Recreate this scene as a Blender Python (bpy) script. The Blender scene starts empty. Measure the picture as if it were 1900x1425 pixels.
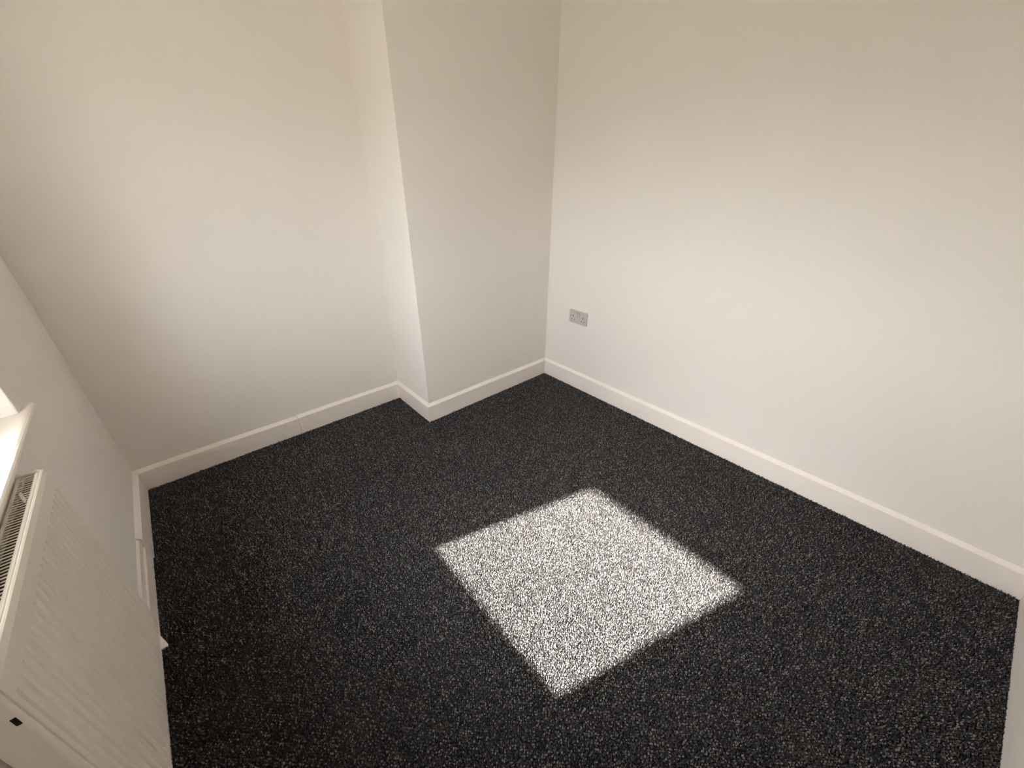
import bpy, bmesh, math, random
import numpy as np
from mathutils import Matrix, Vector

C = bpy.context.scene
COL = C.collection
random.seed(4)
RNG = np.random.default_rng(11)

# ------------------------------------------------------------------ camera, sky, sun, exposure
YAW, PITCH, ROLL = 0.7251, 0.5019, 0.0018
fwd = Vector((math.sin(YAW) * math.cos(PITCH), math.cos(YAW) * math.cos(PITCH), -math.sin(PITCH)))
right = Vector((math.cos(YAW), -math.sin(YAW), 0))
up = right.cross(fwd)
c_, s_ = math.cos(ROLL), math.sin(ROLL)
right, up = c_ * right + s_ * up, -s_ * right + c_ * up
cam_data = bpy.data.cameras.new('camera')
cam_data.sensor_width = 36
cam_data.lens = 725.534 / 1900 * 36
cam_data.clip_start = 0.02
cam = bpy.data.objects.new('camera', cam_data)
m = Matrix((right, up, -fwd)).transposed().to_4x4()
m.translation = (-1.9574, -1.8351, 1.354)
cam.matrix_world = m
COL.objects.link(cam)
C.camera = cam

SUN_T = 0.92                      # drop of the sunbeam per metre into the room
SUN_Y = -0.285                    # sideways drift of the sunbeam per metre
sun_dir = Vector((1, SUN_Y, -SUN_T)).normalized()
world = bpy.data.worlds.new('sky')
C.world = world
world.use_nodes = True
wt = world.node_tree
wt.nodes.clear()
sky = wt.nodes.new('ShaderNodeTexSky')
sky.sky_type = 'NISHITA'
sky.sun_disc = False
sky.sun_elevation = math.asin(-sun_dir.z)
sky.sun_rotation = math.atan2(-sun_dir.x, -sun_dir.y)
sky.dust_density = 3.0
sky.air_density = 1.0
hs = wt.nodes.new('ShaderNodeHueSaturation')
hs.inputs['Saturation'].default_value = 0.22
haze = wt.nodes.new('ShaderNodeMix')          # thin bright haze evening out the blue
haze.data_type = 'RGBA'
haze.inputs['Factor'].default_value = 0.6
haze.inputs['B'].default_value = (4.1, 4.15, 4.22, 1)
bg = wt.nodes.new('ShaderNodeBackground')
bg.inputs['Strength'].default_value = 0.8
wo = wt.nodes.new('ShaderNodeOutputWorld')
wt.links.new(sky.outputs[0], hs.inputs['Color'])
wt.links.new(hs.outputs[0], haze.inputs['A'])
wt.links.new(haze.outputs['Result'], bg.inputs['Color'])
wt.links.new(bg.outputs[0], wo.inputs['Surface'])

sun_data = bpy.data.lights.new('sun', 'SUN')
sun_data.energy = 14.0
sun_data.angle = math.radians(1.3)
sun_data.color = (1.0, 0.93, 0.84)
sun = bpy.data.objects.new('sun', sun_data)
sun.rotation_euler = sun_dir.to_track_quat('-Z', 'Y').to_euler()
sun.location = (-6, 1.5, 5)
COL.objects.link(sun)

C.view_settings.view_transform = 'Standard'
C.view_settings.look = 'None'
C.view_settings.gamma = 1
C.view_settings.use_curve_mapping = False
C.view_settings.exposure = 2.2
C.cycles.max_bounces = 24
C.cycles.diffuse_bounces = 16
C.cycles.use_denoising = True
C.cycles.sample_clamp_indirect = 6

# ------------------------------------------------------------------ materials
def mat(name, color, rough=0.6, spec=0.4):
    mt = bpy.data.materials.new(name)
    mt.use_nodes = True
    b = mt.node_tree.nodes['Principled BSDF']
    b.inputs['Base Color'].default_value = (*color, 1)
    b.inputs['Roughness'].default_value = rough
    b.inputs['Specular IOR Level'].default_value = spec
    return mt

def add_bump(mt, scale, dist, strength=1.0, detail=3.0, stretch=None):
    nt = mt.node_tree
    tc = nt.nodes.new('ShaderNodeTexCoord')
    nz = nt.nodes.new('ShaderNodeTexNoise')
    nz.inputs['Scale'].default_value = scale
    nz.inputs['Detail'].default_value = detail
    src = tc.outputs['Object']
    if stretch:
        mp = nt.nodes.new('ShaderNodeMapping')
        mp.inputs['Scale'].default_value = stretch
        nt.links.new(src, mp.inputs['Vector'])
        src = mp.outputs[0]
    nt.links.new(src, nz.inputs['Vector'])
    bp = nt.nodes.new('ShaderNodeBump')
    bp.inputs['Distance'].default_value = dist
    bp.inputs['Strength'].default_value = strength
    nt.links.new(nz.outputs['Fac'], bp.inputs['Height'])
    nt.links.new(bp.outputs[0], nt.nodes['Principled BSDF'].inputs['Normal'])
    return nz

def add_tint(mt, c1, c2, scale):
    nt = mt.node_tree
    tc = nt.nodes.new('ShaderNodeTexCoord')
    nz = nt.nodes.new('ShaderNodeTexNoise')
    nz.inputs['Scale'].default_value = scale
    nz.inputs['Detail'].default_value = 4
    mx = nt.nodes.new('ShaderNodeMix')
    mx.data_type = 'RGBA'
    mx.inputs['A'].default_value = (*c1, 1)
    mx.inputs['B'].default_value = (*c2, 1)
    nt.links.new(tc.outputs['Object'], nz.inputs['Vector'])
    nt.links.new(nz.outputs['Fac'], mx.inputs['Factor'])
    nt.links.new(mx.outputs['Result'], nt.nodes['Principled BSDF'].inputs['Base Color'])

WALL = mat('wall_paint', (0.85, 0.81, 0.75), 0.75, 0.25)
add_tint(WALL, (0.865, 0.829, 0.796), (0.853, 0.813, 0.778), 1.6)
add_bump(WALL, 90, 0.0006, 0.5)
CEIL = mat('ceiling_paint', (0.87, 0.85, 0.80), 0.85, 0.2)
TRIM = mat('trim_gloss_paint', (0.935, 0.865, 0.83), 0.38, 0.45)
add_bump(TRIM, 60, 0.0012, 0.6, stretch=(1, 1, 2.0))
SILL = mat('sill_gloss_paint', (0.82, 0.76, 0.69), 0.35, 0.45)
add_bump(SILL, 25, 0.0006, 0.5)
RAD = mat('radiator_enamel', (0.83, 0.79, 0.72), 0.42, 0.45)
RAD_SHADE = mat('radiator_inner_shade', (0.05, 0.04, 0.035), 0.6, 0.3)  # near-black colour stands in for shade inside the casing
BLACK = mat('black_rubber', (0.012, 0.012, 0.012), 0.55, 0.4)
PLASTIC = mat('white_socket_plastic', (0.56, 0.52, 0.51), 0.35, 0.5)
HOLE = mat('socket_hole_dark', (0.03, 0.025, 0.022), 0.6, 0.2)
SCREW = mat('screw_steel', (0.25, 0.22, 0.2), 0.35, 0.5)
UPVC = mat('window_plastic', (0.82, 0.82, 0.80), 0.3, 0.5)
BACKING = mat('carpet_backing', (0.006, 0.006, 0.0062), 0.95, 0.1)
BRICK = mat('outside_render', (0.45, 0.40, 0.34), 0.9, 0.2)
add_bump(BRICK, 40, 0.004)
GROUND = mat('outside_ground', (0.22, 0.21, 0.18), 0.95, 0.1)
add_bump(GROUND, 12, 0.01)

GLASS = bpy.data.materials.new('window_glass')
GLASS.use_nodes = True
nt = GLASS.node_tree
nt.nodes.clear()
tr = nt.nodes.new('ShaderNodeBsdfTransparent')
tr.inputs['Color'].default_value = (0.95, 0.96, 0.95, 1)
gl = nt.nodes.new('ShaderNodeBsdfGlossy')
gl.inputs['Roughness'].default_value = 0.02
fr = nt.nodes.new('ShaderNodeFresnel')
ge = nt.nodes.new('ShaderNodeNewGeometry')     # same reflectance entering and leaving the pane
mr = nt.nodes.new('ShaderNodeMapRange')
mr.inputs['To Min'].default_value = 1.45
mr.inputs['To Max'].default_value = 1 / 1.45
nt.links.new(ge.outputs['Backfacing'], mr.inputs['Value'])
nt.links.new(mr.outputs[0], fr.inputs['IOR'])
mx = nt.nodes.new('ShaderNodeMixShader')
ou = nt.nodes.new('ShaderNodeOutputMaterial')
nt.links.new(fr.outputs[0], mx.inputs['Fac'])
nt.links.new(tr.outputs[0], mx.inputs[1])
nt.links.new(gl.outputs[0], mx.inputs[2])
nt.links.new(mx.outputs[0], ou.inputs['Surface'])

# carpet pile: two yarns, near black and mid grey, mixed tuft by tuft
PILE = mat('carpet_yarn', (0.05, 0.05, 0.05), 0.9, 0.15)
nt = PILE.node_tree
at = nt.nodes.new('ShaderNodeAttribute')
at.attribute_name = 'yarn'
rp = nt.nodes.new('ShaderNodeValToRGB')
rp.color_ramp.elements[0].position = 0.0
rp.color_ramp.elements[0].color = (0.017, 0.0164, 0.0172, 1)
rp.color_ramp.elements[1].position = 1.0
rp.color_ramp.elements[1].color = (0.31, 0.292, 0.295, 1)
e = rp.color_ramp.elements.new(0.45)
e.color = (0.043, 0.0408, 0.043, 1)
e = rp.color_ramp.elements.new(0.75)
e.color = (0.112, 0.106, 0.108, 1)
nt.links.new(at.outputs['Fac'], rp.inputs['Fac'])
nt.links.new(rp.outputs[0], nt.nodes['Principled BSDF'].inputs['Base Color'])

# ------------------------------------------------------------------ helpers
def link(name, bm_or_me, material, parent=None, smooth=False):
    if isinstance(bm_or_me, bmesh.types.BMesh):
        me = bpy.data.meshes.new(name)
        bm_or_me.normal_update()
        bm_or_me.to_mesh(me)
        bm_or_me.free()
    else:
        me = bm_or_me
    if smooth:
        me.polygons.foreach_set('use_smooth', [True] * len(me.polygons))
    o = bpy.data.objects.new(name, me)
    if material and not me.materials:
        me.materials.append(material)
    COL.objects.link(o)
    if parent:
        o.parent = parent
        o.matrix_parent_inverse = parent.matrix_world.inverted()
    return o

def empty(name, loc):
    o = bpy.data.objects.new(name, None)
    o.location = loc
    o.matrix_world = Matrix.Translation(loc)
    o.empty_display_size = 0.05
    COL.objects.link(o)
    return o

def tag(o, label, cat, group=None):
    o['label'] = label
    o['category'] = cat
    if group:
        o['group'] = group
    return o

def struct(o):
    o['kind'] = 'structure'
    return o

def box(bm, lo, hi, bevel=0.0, seg=2):
    vs = [bm.verts.new((x, y, z)) for x in (lo[0], hi[0]) for y in (lo[1], hi[1]) for z in (lo[2], hi[2])]
    idx = [(0, 1, 3, 2), (4, 6, 7, 5), (0, 4, 5, 1), (2, 3, 7, 6), (0, 2, 6, 4), (1, 5, 7, 3)]
    fs = [bm.faces.new([vs[i] for i in f]) for f in idx]
    if bevel:
        es = list({e for f in fs for e in f.edges})
        bmesh.ops.bevel(bm, geom=es, offset=bevel, segments=seg, affect='EDGES', profile=0.5)
    return fs

def boxes(name, specs, material, parent=None, bevel=0.0, seg=2):
    bm = bmesh.new()
    for lo, hi in specs:
        box(bm, lo, hi, bevel, seg)
    return link(name, bm, material, parent)

def prism(bm, outline, axis_pts):
    """outline: list of (u, z) in profile; axis_pts: two functions mapping (u, z) to 3-D at each end."""
    a = [bm.verts.new(axis_pts[0](u, z)) for u, z in outline]
    b = [bm.verts.new(axis_pts[1](u, z)) for u, z in outline]
    n = len(outline)
    for i in range(n):
        j = (i + 1) % n
        bm.faces.new((a[i], a[j], b[j], b[i]))
    bm.faces.new(a[::-1])
    bm.faces.new(b)
    bmesh.ops.recalc_face_normals(bm, faces=bm.faces)

W = 2.354      # left (window) wall at x = -W
D = 0.3903     # alcove depth behind the chimney breast face
B = -1.0007    # left side of the chimney breast
H = 2.42       # ceiling
NR = -2.421    # near wall at x = 0
NL = -2.305    # near wall at x = -W
SK = 0.018     # skirting thickness

# window opening in the left wall
WY0, WY1 = -1.252, -0.3335
WZ0, WZ1 = 0.765, 1.720

# ------------------------------------------------------------------ room shell
struct(boxes('floor', [((-W - 0.3, NR - 0.4, -0.15), (0.3, D + 0.3, -0.004))], BACKING))
struct(boxes('ceiling', [((-W - 0.3, NR - 0.4, H), (0.3, D + 0.3, H + 0.15))], CEIL))
struct(boxes('wall_right', [((0, NR - 0.35, -0.004), (0.3, 0.0 + 0.3, H))], WALL))
struct(boxes('wall_back', [((-W - 0.33, D, -0.004), (B, D + 0.25, H))], WALL))
bm = bmesh.new()
box(bm, (B, 0.0, -0.004), (0.0, D + 0.25, H))
ed = [e for e in bm.edges if all(abs(v.co.x - B) < 1e-6 and abs(v.co.y) < 1e-6 for v in e.verts)]
bmesh.ops.bevel(bm, geom=ed, offset=0.003, segments=3, affect='EDGES', profile=0.5)
struct(link('wall_chimney', bm, WALL))
# near wall, a few degrees out of square
bm = bmesh.new()
pts = [(0.0, NR), (-W - 0.33, NL + (NL - NR) / W * 0.33), (-W - 0.33, NL - 0.3), (0.0, NR - 0.3)]
lo_ = [bm.verts.new((x, y, -0.004)) for x, y in pts]
hi_ = [bm.verts.new((x, y, H)) for x, y in pts]
for i in range(4):
    j = (i + 1) % 4
    bm.faces.new((lo_[i], lo_[j], hi_[j], hi_[i]))
bm.faces.new(lo_[::-1])
bm.faces.new(hi_)
bmesh.ops.recalc_face_normals(bm, faces=bm.faces)
struct(link('wall_front', bm, WALL))

# left wall with the window opening; inner leaf with slightly splayed reveals, outer leaf narrower
XI, XM, XO = -W, -W - 0.12, -W - 0.21
OY0, OY1, OZ0, OZ1 = -1.250, -0.470, 0.79, 1.690
YA, YB = NL - 0.2, D
bm = bmesh.new()
def ring(x, y0, y1, z0, z1):
    return [bm.verts.new(p) for p in ((x, y0, z0), (x, y1, z0), (x, y1, z1), (x, y0, z1))]
outer_i = ring(XI, YA, YB, -0.004, H)
open_i = ring(XI, WY0, WY1, WZ0, WZ1)
open_m = ring(XM, WY0, WY1 - 0.03, WZ0, WZ1)
outer_m = ring(XM, YA, YB, -0.004, H)
for i in range(4):
    j = (i + 1) % 4
    bm.faces.new((outer_i[i], outer_i[j], open_i[j], open_i[i]))
    bm.faces.new((open_i[i], open_i[j], open_m[j], open_m[i]))
    bm.faces.new((open_m[i], open_m[j], outer_m[j], outer_m[i]))
    bm.faces.new((outer_m[i], outer_m[j], outer_i[j], outer_i[i]))
bmesh.ops.recalc_face_normals(bm, faces=bm.faces)
ed = [e for e in bm.edges if all(v in open_i for v in e.verts)]
bmesh.ops.bevel(bm, geom=ed, offset=0.003, segments=2, affect='EDGES', profile=0.5)
wl = struct(link('wall_left', bm, WALL))
bm = bmesh.new()
a_o = ring(XM - 0.001, YA, YB + 0.25, -0.15, H + 0.15)
a_i = ring(XM - 0.001, OY0, OY1, OZ0, OZ1)
b_i = ring(XO, OY0, OY1, OZ0, OZ1)
b_o = ring(XO, YA, YB + 0.25, -0.15, H + 0.15)
for A, Bq in ((a_o, a_i), (a_i, b_i), (b_i, b_o), (b_o, a_o)):
    for i in range(4):
        j = (i + 1) % 4
        bm.faces.new((A[i], A[j], Bq[j], Bq[i]))
bmesh.ops.recalc_face_normals(bm, faces=bm.faces)
struct(link('wall_outer', bm, BRICK))

struct(boxes('ground', [((-40, -30, -0.6), (XO - 0.02, 30, -0.4))], GROUND))

# window: frame, opening sash, glass, handle
win = struct(empty('window_1', (-W - 0.13, (WY0 + WY1) / 2, WZ0 + 0.03)))
fx0, fx1 = -W - 0.180, -W - 0.120
fy0, fy1, fz0, fz1 = WY0 - 0.045, WY1 - 0.029, WZ0 + 0.027, WZ1
def frame_ring(name, x0, x1, y0, y1, z0, z1, tl, tr_, tb, tt, parent, material=UPVC):
    return boxes(name, [((x0, y0, z0), (x1, y0 + tl, z1)), ((x0, y1 - tr_, z0), (x1, y1, z1)),
                        ((x0, y0 + tl, z0), (x1, y1 - tr_, z0 + tb)), ((x0, y0 + tl, z1 - tt), (x1, y1 - tr_, z1))],
                 material, parent, 0.003, 2)
# clear glass spans GY0..GY1, GZ0..GZ1 at the middle of the sash
GY0, GY1, GZ0, GZ1 = -1.226, -0.527, 0.835, 1.640
frame_ring('window_frame', fx0, fx1, fy0, fy1, fz0, fz1, 0.04, 0.07, 0.02, 0.05, win)
frame_ring('window_sash', fx0 + 0.012, fx1 + 0.012, fy0 + 0.036, fy1 - 0.066, fz0 + 0.016, fz1 - 0.046,
           GY0 - fy0 - 0.036, fy1 - 0.066 - GY1, GZ0 - fz0 - 0.016, fz1 - 0.046 - GZ1, win)
boxes('pane', [((-W - 0.155, GY0 - 0.006, GZ0 - 0.006), (-W - 0.135, GY1 + 0.006, GZ1 + 0.006))], GLASS, win)
hd = bmesh.new()
box(hd, (fx1 + 0.011, fy0 + 0.052, 1.18), (fx1 + 0.024, fy0 + 0.077, 1.25), 0.003)
box(hd, (fx1 + 0.024, fy0 + 0.055, 1.13), (fx1 + 0.038, fy0 + 0.074, 1.24), 0.004)
link('window_handle', hd, UPVC, win)

# inner window sill: bullnosed board with horns running past the reveals
bm = bmesh.new()
ZT, ZB, XN = 0.792, 0.767, -W + 0.024
prof = [(-0.119, ZB), (-0.119, ZT)]
r = (ZT - ZB) / 2
for k in range(9):
    a = math.pi / 2 - math.pi * k / 8
    prof.append((XN + W - r + r * math.cos(a), (ZT + ZB) / 2 + r * math.sin(a)))
def at_y(y):
    return lambda u, z: (-W + u, y, z)
prism(bm, prof, (at_y(WY0 + 0.002), at_y(WY1 - 0.002)))
hprof = [(0.0, ZB), (0.0, ZT)] + prof[2:]
for ya, yb in ((WY1 - 0.002, -0.272), (-1.372, WY0 + 0.002)):
    prism(bm, hprof, (at_y(ya), at_y(yb)))
ed = [e for e in bm.edges if all(abs(v.co.y + 0.272) < 1e-6 for v in e.verts) and max(v.co.x for v in e.verts) > -W + 0.004]
bmesh.ops.bevel(bm, geom=ed, offset=0.003, segments=2, affect='EDGES', profile=0.5)
struct(link('window_sill', bm, SILL, win))

# ------------------------------------------------------------------ skirting boards
def skirt_profile(t=SK, h=0.1045, top=0.117, w=0.0):
    return [(0, -0.003), (t, -0.003), (t, h - 0.0015), (t - 0.0015, h), (w, top), (0, top)]

def board(name, p0, p1, n, prof, parent, m0=0.0, m1=0.0, wob=0.0):
    """p0, p1: wall-line ends; n: inward normal; m0/m1: mitre (shift along the run per unit of depth)."""
    d = (Vector(p1) - Vector(p0)).normalized()
    n = Vector(n)
    bm = bmesh.new()
    L = (Vector(p1) - Vector(p0)).length
    seg = max(2, int(L / 0.08))
    rows = []
    for k in range(seg + 1):
        f = k / seg
        row = []
        for u, z in prof:
            sft = m0 * u * (1 - f) + m1 * u * f
            dz = wob * math.sin(7.3 * f * L + p0[0]) * (1 if z > 0.05 else 0)
            q = Vector(p0) + d * (f * L + sft) + n * u
            row.append(bm.verts.new((q.x, q.y, z + dz)))
        rows.append(row)
    k_ = len(prof)
    for a, b in zip(rows[:-1], rows[1:]):
        for i in range(k_):
            j = (i + 1) % k_
            bm.faces.new((a[i], a[j], b[j], b[i]))
    bm.faces.new(rows[0][::-1])
    bm.faces.new(rows[-1])
    bmesh.ops.recalc_face_normals(bm, faces=bm.faces)
    return link(name, bm, TRIM, parent)

P = skirt_profile()
g = 0.0006
bb = struct(empty('baseboard_back', (-1.7, D, 0)))
board('board', (B, D, 0), (-1.6365, D, 0), (0, -1, 0), P, bb, -1, 0, 0.0008)
board('board', (-1.6380, D, 0), (-W, D, 0), (0, -1, 0), skirt_profile(SK - 0.001, 0.1025, 0.116), bb, 0, -1, 0.0012)
# filler smears at the butt joint and old nail heads
bm = bmesh.new()
for x, z, sx, sz in ((-1.700, 0.083, 0.016, 0.004), (-1.612, 0.090, 0.010, 0.005), (-1.560, 0.045, 0.004, 0.004),
                     (-2.122, 0.064, 0.005, 0.004), (-2.16, 0.088, 0.012, 0.003), (-1.72, 0.038, 0.006, 0.004), (-1.655, 0.07, 0.007, 0.003)):
    mtx = Matrix.Translation((x, D - SK + 0.0002, z)) @ Matrix.Diagonal((sx, 0.0022, sz, 1))
    bmesh.ops.create_icosphere(bm, subdivisions=1, radius=1.0, matrix=mtx)
link('filler_blob', bm, TRIM, bb, True)['kind'] = 'stuff'
bs = struct(empty('baseboard_side', (B, D / 2, 0)))
board('board', (B, D, 0), (B, 0, 0), (-1, 0, 0), P, bs, 1, 1 - 0.03, 0.0006)
bc = struct(empty('baseboard_chimney', (B / 2, 0, 0)))
board('board', (B, 0, 0), (0, 0, 0), (0, -1, 0), P, bc, -1 + 0.03, -1, 0.0006)
br = struct(empty('baseboard_right', (0, -1.2, 0)))
board('board', (0, 0, 0), (0, NR, 0), (-1, 0, 0), P, br, 1, -1, 0.0006)
bl = struct(empty('baseboard_left', (-W, -0.5, 0)))
YJ = -0.121
board('board', (-W, D, 0), (-W, YJ, 0), (1, 0, 0), skirt_profile(0.0165, 0.1045, 0.119), bl, 1, 0, 0.0006)
# beyond the joint: thinner upper board standing behind a thicker lower one with a pale ledge
UP = [(0, 0.05), (0.0068, 0.05), (0.0068, 0.1055), (0.0055, 0.1075), (0, 0.115)]
LOW = [(0, -0.003), (0.0128, -0.003), (0.0128, 0.066), (0.0122, 0.067), (0.0, 0.067)]
board('upper_board', (-W, YJ - 0.003, 0), (-W, NL, 0), (1, 0, 0), UP, bl)
board('lower_board', (-W, YJ - 0.004, 0), (-W, NL, 0), (1, 0, 0), LOW, bl)
bm = bmesh.new()
for pts in [[(-W + 0.0125, -0.515), (-W + 0.030, -0.566), (-W + 0.030, -0.576), (-W + 0.0125, -0.576)]]:
    lo_ = [bm.verts.new((x, y, -0.002)) for x, y in pts]
    hi_ = [bm.verts.new((x, y, 0.0045)) for x, y in pts]
    for i in range(4):
        j = (i + 1) % 4
        bm.faces.new((lo_[i], lo_[j], hi_[j], hi_[i]))
    bm.faces.new(lo_[::-1]); bm.faces.new(hi_)
bmesh.ops.recalc_face_normals(bm, faces=bm.faces)
link('wooden_wedge', bm, TRIM, bl)
bf = struct(empty('baseboard_front', (-1.2, NR, 0)))
nrm = Vector((NL - NR, W, 0)).normalized()
board('board', (0, NR, 0), (-W, NL, 0), tuple(nrm), P, bf, 1, -1, 0.0006)

# ------------------------------------------------------------------ radiator
RX = -2.305                      # front face
RY0, RY1 = -1.1826, -0.590        # near, far end
RZ0, RZ1 = 0.1325, 0.7432
RB = -2.3465                      # rear of the casing
rad = tag(empty('radiator', (RX - 0.02, (RY0 + RY1) / 2, RZ0)),
          'cream white ribbed panel radiator with slotted top grille on left wall below window sill', 'radiator')
# pressed front panel: flat rim, sunk vertical flutes whose ends ramp out
FY0, FY1 = RY0 + 0.015, RY1
pitch = 0.0246
y_first = -0.607
ys = [FY0]
prof_y = []
n_g = 23
flutes = [y_first - pitch * k for k in range(n_g)]
samples = []
for yc in flutes:
    for dy, dp in ((0.0078, 0.0), (0.0052, 0.30), (0.003, 0.9), (0.0, 1.0), (-0.003, 0.9), (-0.0052, 0.30), (-0.0078, 0.0)):
        samples.append((yc + dy, dp))
samples = [(FY1, 0.0)] + [s for s in samples if FY0 + 0.004 < s[0] < FY1 - 0.003] + [(FY0, 0.0)]
rows_z = [(RZ0 + 0.000, 0.008, 0), (RZ0 + 0.003, 0.003, 0), (RZ0 + 0.010, 0.0, 0), (RZ0 + 0.022, 0.0, 0.0), (RZ0 + 0.033, 0.0, 1.0),
          (0.40, 0.0, 1.0), (0.684, 0.0, 1.0), (0.694, 0.0, 0.0), (RZ1 - 0.016, 0.0, 0.0), (RZ1 - 0.0135, 0.0, 0.0), (RZ1 - 0.002, 0.0036, 0.0), (RZ1, 0.0056, 0.0)]
DEPTH = 0.0060
bm = bmesh.new()
grid = []
for z, back, dpt in rows_z:
    row = []
    for y, dp in samples:
        row.append(bm.verts.new((RX - back - DEPTH * dp * dpt, y, z)))
    grid.append(row)
back_row_b = [bm.verts.new((RX - 0.016, y, RZ0)) for y, _ in samples]
back_row_t = [bm.verts.new((RX - 0.016, y, RZ1 - 0.004)) for y, _ in samples]
grid = [back_row_b] + grid + [back_row_t]
for a, b in zip(grid[:-1], grid[1:]):
    for i in range(len(samples) - 1):
        bm.faces.new((a[i], a[i + 1], b[i + 1], b[i]))
bm.faces.new([r_[0] for r_ in grid])
bm.faces.new([r_[-1] for r_ in grid][::-1])
for i in range(len(samples) - 1):
    bm.faces.new((back_row_b[i + 1], back_row_b[i], back_row_t[i], back_row_t[i + 1]))
bmesh.ops.recalc_face_normals(bm, faces=bm.faces)
link('front_panel', bm, RAD, rad)
# convector box behind the panel; dark colour paints the shade in the grille slots
boxes('convector_fins', [((RB + 0.004, RY0 + 0.03, RZ0 + 0.05), (RX - 0.0165, RY1 - 0.0115, RZ1 - 0.016))], RAD_SHADE, rad)
# back sheet
boxes('back_panel', [((RB, RY0 + 0.004, RZ0 + 0.02), (RB + 0.003, RY1 - 0.004, RZ1 - 0.004))], RAD, rad)
# end caps: far and near side covers with a rounded front corner
def end_cap(y0, y1, front, ztop, name):
    bm = bmesh.new()
    r_ = 0.006
    out = [(RB - 0.001, y0), (RB - 0.001, y1), (front, y1), (front, y0)]
    lo_ = [bm.verts.new((x, y, RZ0 + 0.004)) for x, y in out]
    hi_ = [bm.verts.new((x, y, ztop)) for x, y in out]
    for i in range(4):
        j = (i + 1) % 4
        bm.faces.new((lo_[i], lo_[j], hi_[j], hi_[i]))
    bm.faces.new(lo_[::-1]); bm.faces.new(hi_)
    bmesh.ops.recalc_face_normals(bm, faces=bm.faces)
    bm.edges.ensure_lookup_table()
    ed = [e for e in bm.edges if all(abs(v.co.x - front) < 1e-6 for v in e.verts)]
    bmesh.ops.bevel(bm, geom=ed, offset=min(r_, 0.45 * (y1 - y0)), segments=4, affect='EDGES', profile=0.5)
    return link(name, bm, RAD, rad)
near_cap = end_cap(RY0, RY0 + 0.0142, RX, RZ1 + 0.004, 'end_panel')
far_cap = end_cap(RY1 - 0.0105, RY1 + 0.0015, RX - 0.0065, RZ1 + 0.0035, 'end_panel')
# black square plug in the near end panel
pg = boxes('rubber_plug', [((-2.3150, RY0 - 0.0006, 0.6610), (-2.3087, RY0 + 0.004, 0.6795))], BLACK, near_cap, 0.0012, 2)
pg['label'] = 'small black square plug'
# top grille: folded frame with one slat per slot
gy0, gy1 = RY0 + 0.0145, RY1 - 0.0122
ZG = RZ1 - 0.001
gr = boxes('top_grille', [((RX - 0.0140, gy0, ZG - 0.012), (RX - 0.0085, gy1, ZG + 0.0025)),
                          ((RX - 0.0088, gy0, ZG - 0.006), (RX - 0.0062, gy1, ZG - 0.0005)),
                          ((RB - 0.0005, gy0, ZG - 0.022), (RB + 0.0045, gy1, ZG + 0.002))], RAD, rad, 0.0009, 2)
slot = 0.0096
bm = bmesh.new()
box(bm, (RB + 0.004, -0.0017, -0.0022), (RX - 0.0135, 0.0017, 0.0), 0.0006, 1)
me = bpy.data.meshes.new('slat')
bm.to_mesh(me); bm.free()
me.materials.append(RAD)
y = gy1 - 0.0045
k = 0
while y > gy0 + 0.004:
    s = bpy.data.objects.new('slat', me)
    COL.objects.link(s)
    s.location = (0, y, ZG)
    s.parent = gr
    s.matrix_parent_inverse = gr.matrix_world.inverted()
    y -= slot
    k += 1
# pressed arrow rib and hanging clip seen through the grille
bm = bmesh.new()
box(bm, (RB + 0.010, -0.637, ZG - 0.0035), (RB + 0.013, -0.611, ZG + 0.0006), 0.0005, 1)
link('grille_clip', bm, RAD, rad)
bm = bmesh.new()
vs = [bm.verts.new(p) for p in ((RB + 0.009, -0.673, ZG - 0.003), (RB + 0.012, -0.664, ZG - 0.003), (RX - 0.017, -0.705, ZG - 0.003), (RX - 0.018, -0.718, ZG - 0.003))]
vt = [bm.verts.new((v.co.x, v.co.y, ZG + 0.0004)) for v in vs]
for i in range(4):
    j = (i + 1) % 4
    bm.faces.new((vs[i], vs[j], vt[j], vt[i]))
bm.faces.new(vs[::-1]); bm.faces.new(vt)
bmesh.ops.recalc_face_normals(bm, faces=bm.faces)
link('grille_rib', bm, RAD, rad)
# wall brackets behind
for yb in (-0.72, -1.08):
    boxes('wall_bracket', [((-W - 0.001, yb - 0.012, 0.24), (RB + 0.001, yb + 0.012, 0.66))], RAD, rad)

# ------------------------------------------------------------------ double socket on the right wall
SY, SZ = -0.2841, 0.5035
so = tag(empty('wall_socket', (0, SY, SZ)), 'white plastic double plug socket low on right wall near corner', 'socket')
T = 0.0085
def plate(name, w, h, r_, d0, d1, material, parent, oy=0, oz=0, chamf=0.0015):
    bm = bmesh.new()
    out = []
    for sx, sy_, a0 in ((1, 1, 0), (-1, 1, 90), (-1, -1, 180), (1, -1, 270)):
        for k in range(6):
            a = math.radians(a0 + 18 * k)
            out.append((sx * (w / 2 - r_) + r_ * math.cos(a), sy_ * (h / 2 - r_) + r_ * math.sin(a)))
    a = [bm.verts.new((-d0, SY + oy + u, SZ + oz + v)) for u, v in out]
    b = [bm.verts.new((-d1 + chamf, SY + oy + u, SZ + oz + v)) for u, v in out]
    c = [bm.verts.new((-d1, SY + oy + u * (1 - 2 * chamf / w), SZ + oz + v * (1 - 2 * chamf / h))) for u, v in out]
    n = len(out)
    for i in range(n):
        j = (i + 1) % n
        bm.faces.new((a[i], a[j], b[j], b[i]))
        bm.faces.new((b[i], b[j], c[j], c[i]))
    bm.faces.new(a[::-1]); bm.faces.new(c)
    bmesh.ops.recalc_face_normals(bm, faces=bm.faces)
    return link(name, bm, material, parent)
fp = plate('faceplate', 0.146, 0.086, 0.007, -0.001, T, PLASTIC, so)
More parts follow.
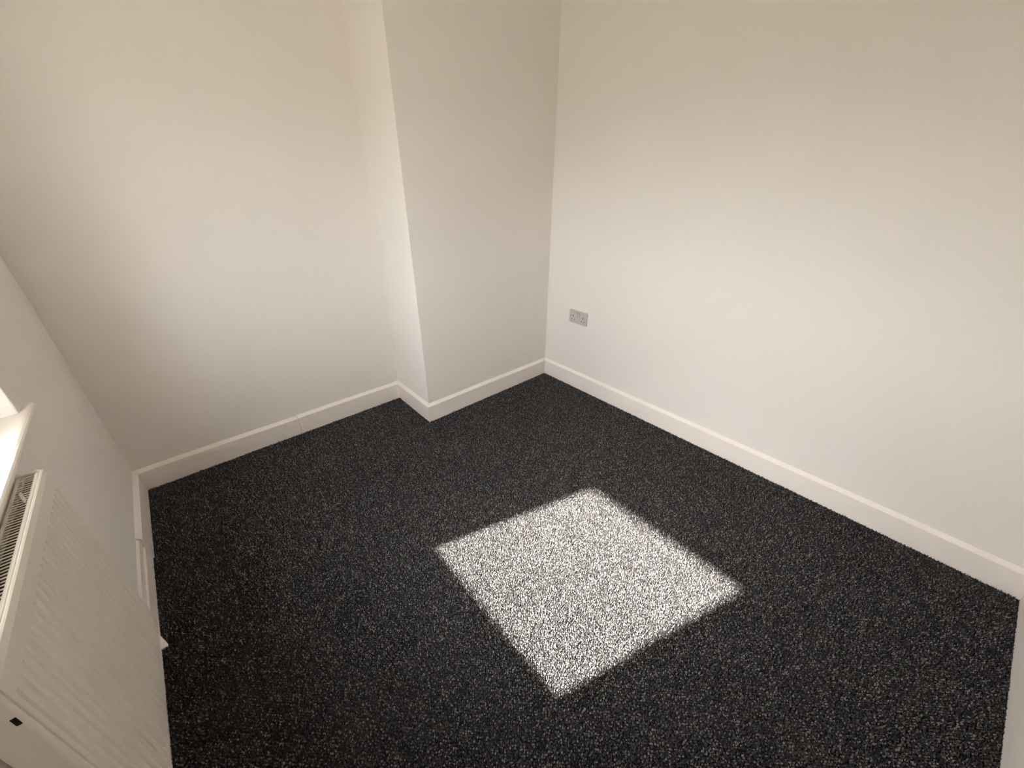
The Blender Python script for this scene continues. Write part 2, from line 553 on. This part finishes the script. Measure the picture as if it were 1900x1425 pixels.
for oy in (0.0085, -0.0085):
    plate('switch_surround', 0.0138, 0.0300, 0.001, T - 0.001, T + 0.0004, HOLE, so, oy, 0.0200, 0.0002)
    bm = bmesh.new()
    y0, y1 = SY + oy - 0.0058, SY + oy + 0.0058
    pr = [(T - 0.001, 0.0062), (T - 0.001, 0.0338), (T + 0.0045, 0.0338), (T + 0.0022, 0.020), (T + 0.0012, 0.0062)]
    prism(bm, pr, ((lambda u, z: (-u, y0, SZ + z)), (lambda u, z: (-u, y1, SZ + z))))
    link('rocker_switch', bm, PLASTIC, so)
for oy, oz, w, h in ((0.0390, 0.0045, 0.0052, 0.0098), (0.0500, -0.0180, 0.0070, 0.0052), (0.0275, -0.0180, 0.0070, 0.0052),
                     (-0.0420, 0.0045, 0.0052, 0.0098), (-0.0310, -0.0180, 0.0070, 0.0052), (-0.0540, -0.0180, 0.0070, 0.0052)):
    plate('pin_hole', w, h, 0.0006, T - 0.003, T + 0.0002, HOLE, so, oy, oz, 0.0001)
for oy in (0.0600, -0.0605):
    bm = bmesh.new()
    bmesh.ops.create_cone(bm, cap_ends=True, segments=16, radius1=0.0030, radius2=0.0027, depth=0.0012,
                          matrix=Matrix.Translation((-T - 0.0003, SY + oy, SZ + 0.001)) @ Matrix.Rotation(-math.pi / 2, 4, 'Y'))
    box(bm, (-T - 0.0012, SY + oy - 0.0025, SZ + 0.0007), (-T - 0.0008, SY + oy + 0.0025, SZ + 0.0013))
    link('screw', bm, SCREW, so)

# ------------------------------------------------------------------ carpet pile, tuft by tuft
PT = 0.0046
gx = np.arange(-W + 0.010, -0.016, PT)
gyv = np.arange(NR + 0.016, D - 0.016, PT)
X, Y = np.meshgrid(gx, gyv)
chk = (np.add.outer(np.arange(len(gyv)), np.arange(len(gx))) % 2).ravel()   # the two yarns alternate along the rows
X = X.ravel(); Y = Y.ravel()
X = X + RNG.uniform(-0.45, 0.45, X.size) * PT
Y = Y + RNG.uniform(-0.45, 0.45, Y.size) * PT
near_y = NR + (NL - NR) * (-X / W) + SK - 0.002
ok = (Y > near_y) & ~((X > B - SK + 0.002) & (Y > -SK + 0.002)) & (X > -W + 0.011) & (X < -SK + 0.003) & (Y < D - SK + 0.003)
X, Y, chk = X[ok], Y[ok], chk[ok]
N = X.size
ang = RNG.uniform(0, 2 * math.pi, N)
rad_b = RNG.uniform(0.0022, 0.0036, N)
asp = RNG.uniform(0.7, 1.0, N)
hgt = np.clip(RNG.normal(0.0065, 0.0017, N), 0.003, 0.011)
lean = RNG.uniform(0, 0.0032, N)
la = RNG.uniform(0, 2 * math.pi, N)
V = np.zeros((N, 5, 3), np.float32)
for k in range(4):
    a = ang + k * math.pi / 2
    rr = rad_b * (asp if k % 2 else 1.0)
    V[:, k, 0] = X + rr * np.cos(a)
    V[:, k, 1] = Y + rr * np.sin(a)
    V[:, k, 2] = -0.0035
V[:, 4, 0] = X + lean * np.cos(la)
V[:, 4, 1] = Y + lean * np.sin(la)
V[:, 4, 2] = hgt - 0.0035
F = np.zeros((N, 4, 3), np.int32)
base = (np.arange(N) * 5)[:, None]
for k in range(4):
    F[:, k, :] = np.concatenate([base + k, base + (k + 1) % 4, base + 4], axis=1)
F = F.reshape(-1, 3)
me = bpy.data.meshes.new('carpet')
me.vertices.add(N * 5)
me.vertices.foreach_set('co', V.ravel())
nf = len(F)
me.loops.add(nf * 3)
me.loops.foreach_set('vertex_index', F.ravel())
me.polygons.add(nf)
me.polygons.foreach_set('loop_start', np.arange(nf, dtype=np.int32) * 3)
me.polygons.foreach_set('loop_total', np.full(nf, 3, np.int32))
yarn = (0.36 * chk + 0.64 * RNG.uniform(0, 1, N)).astype(np.float32)
att = me.attributes.new('yarn', 'FLOAT', 'POINT')
att.data.foreach_set('value', np.repeat(yarn, 5))
me.update()
me.validate()
me.polygons.foreach_set('use_smooth', np.ones(nf, bool))
ca = link('carpet', me, PILE)
ca['kind'] = 'stuff'
tag(ca, 'dark charcoal speckled short pile carpet covering the whole floor', 'carpet')
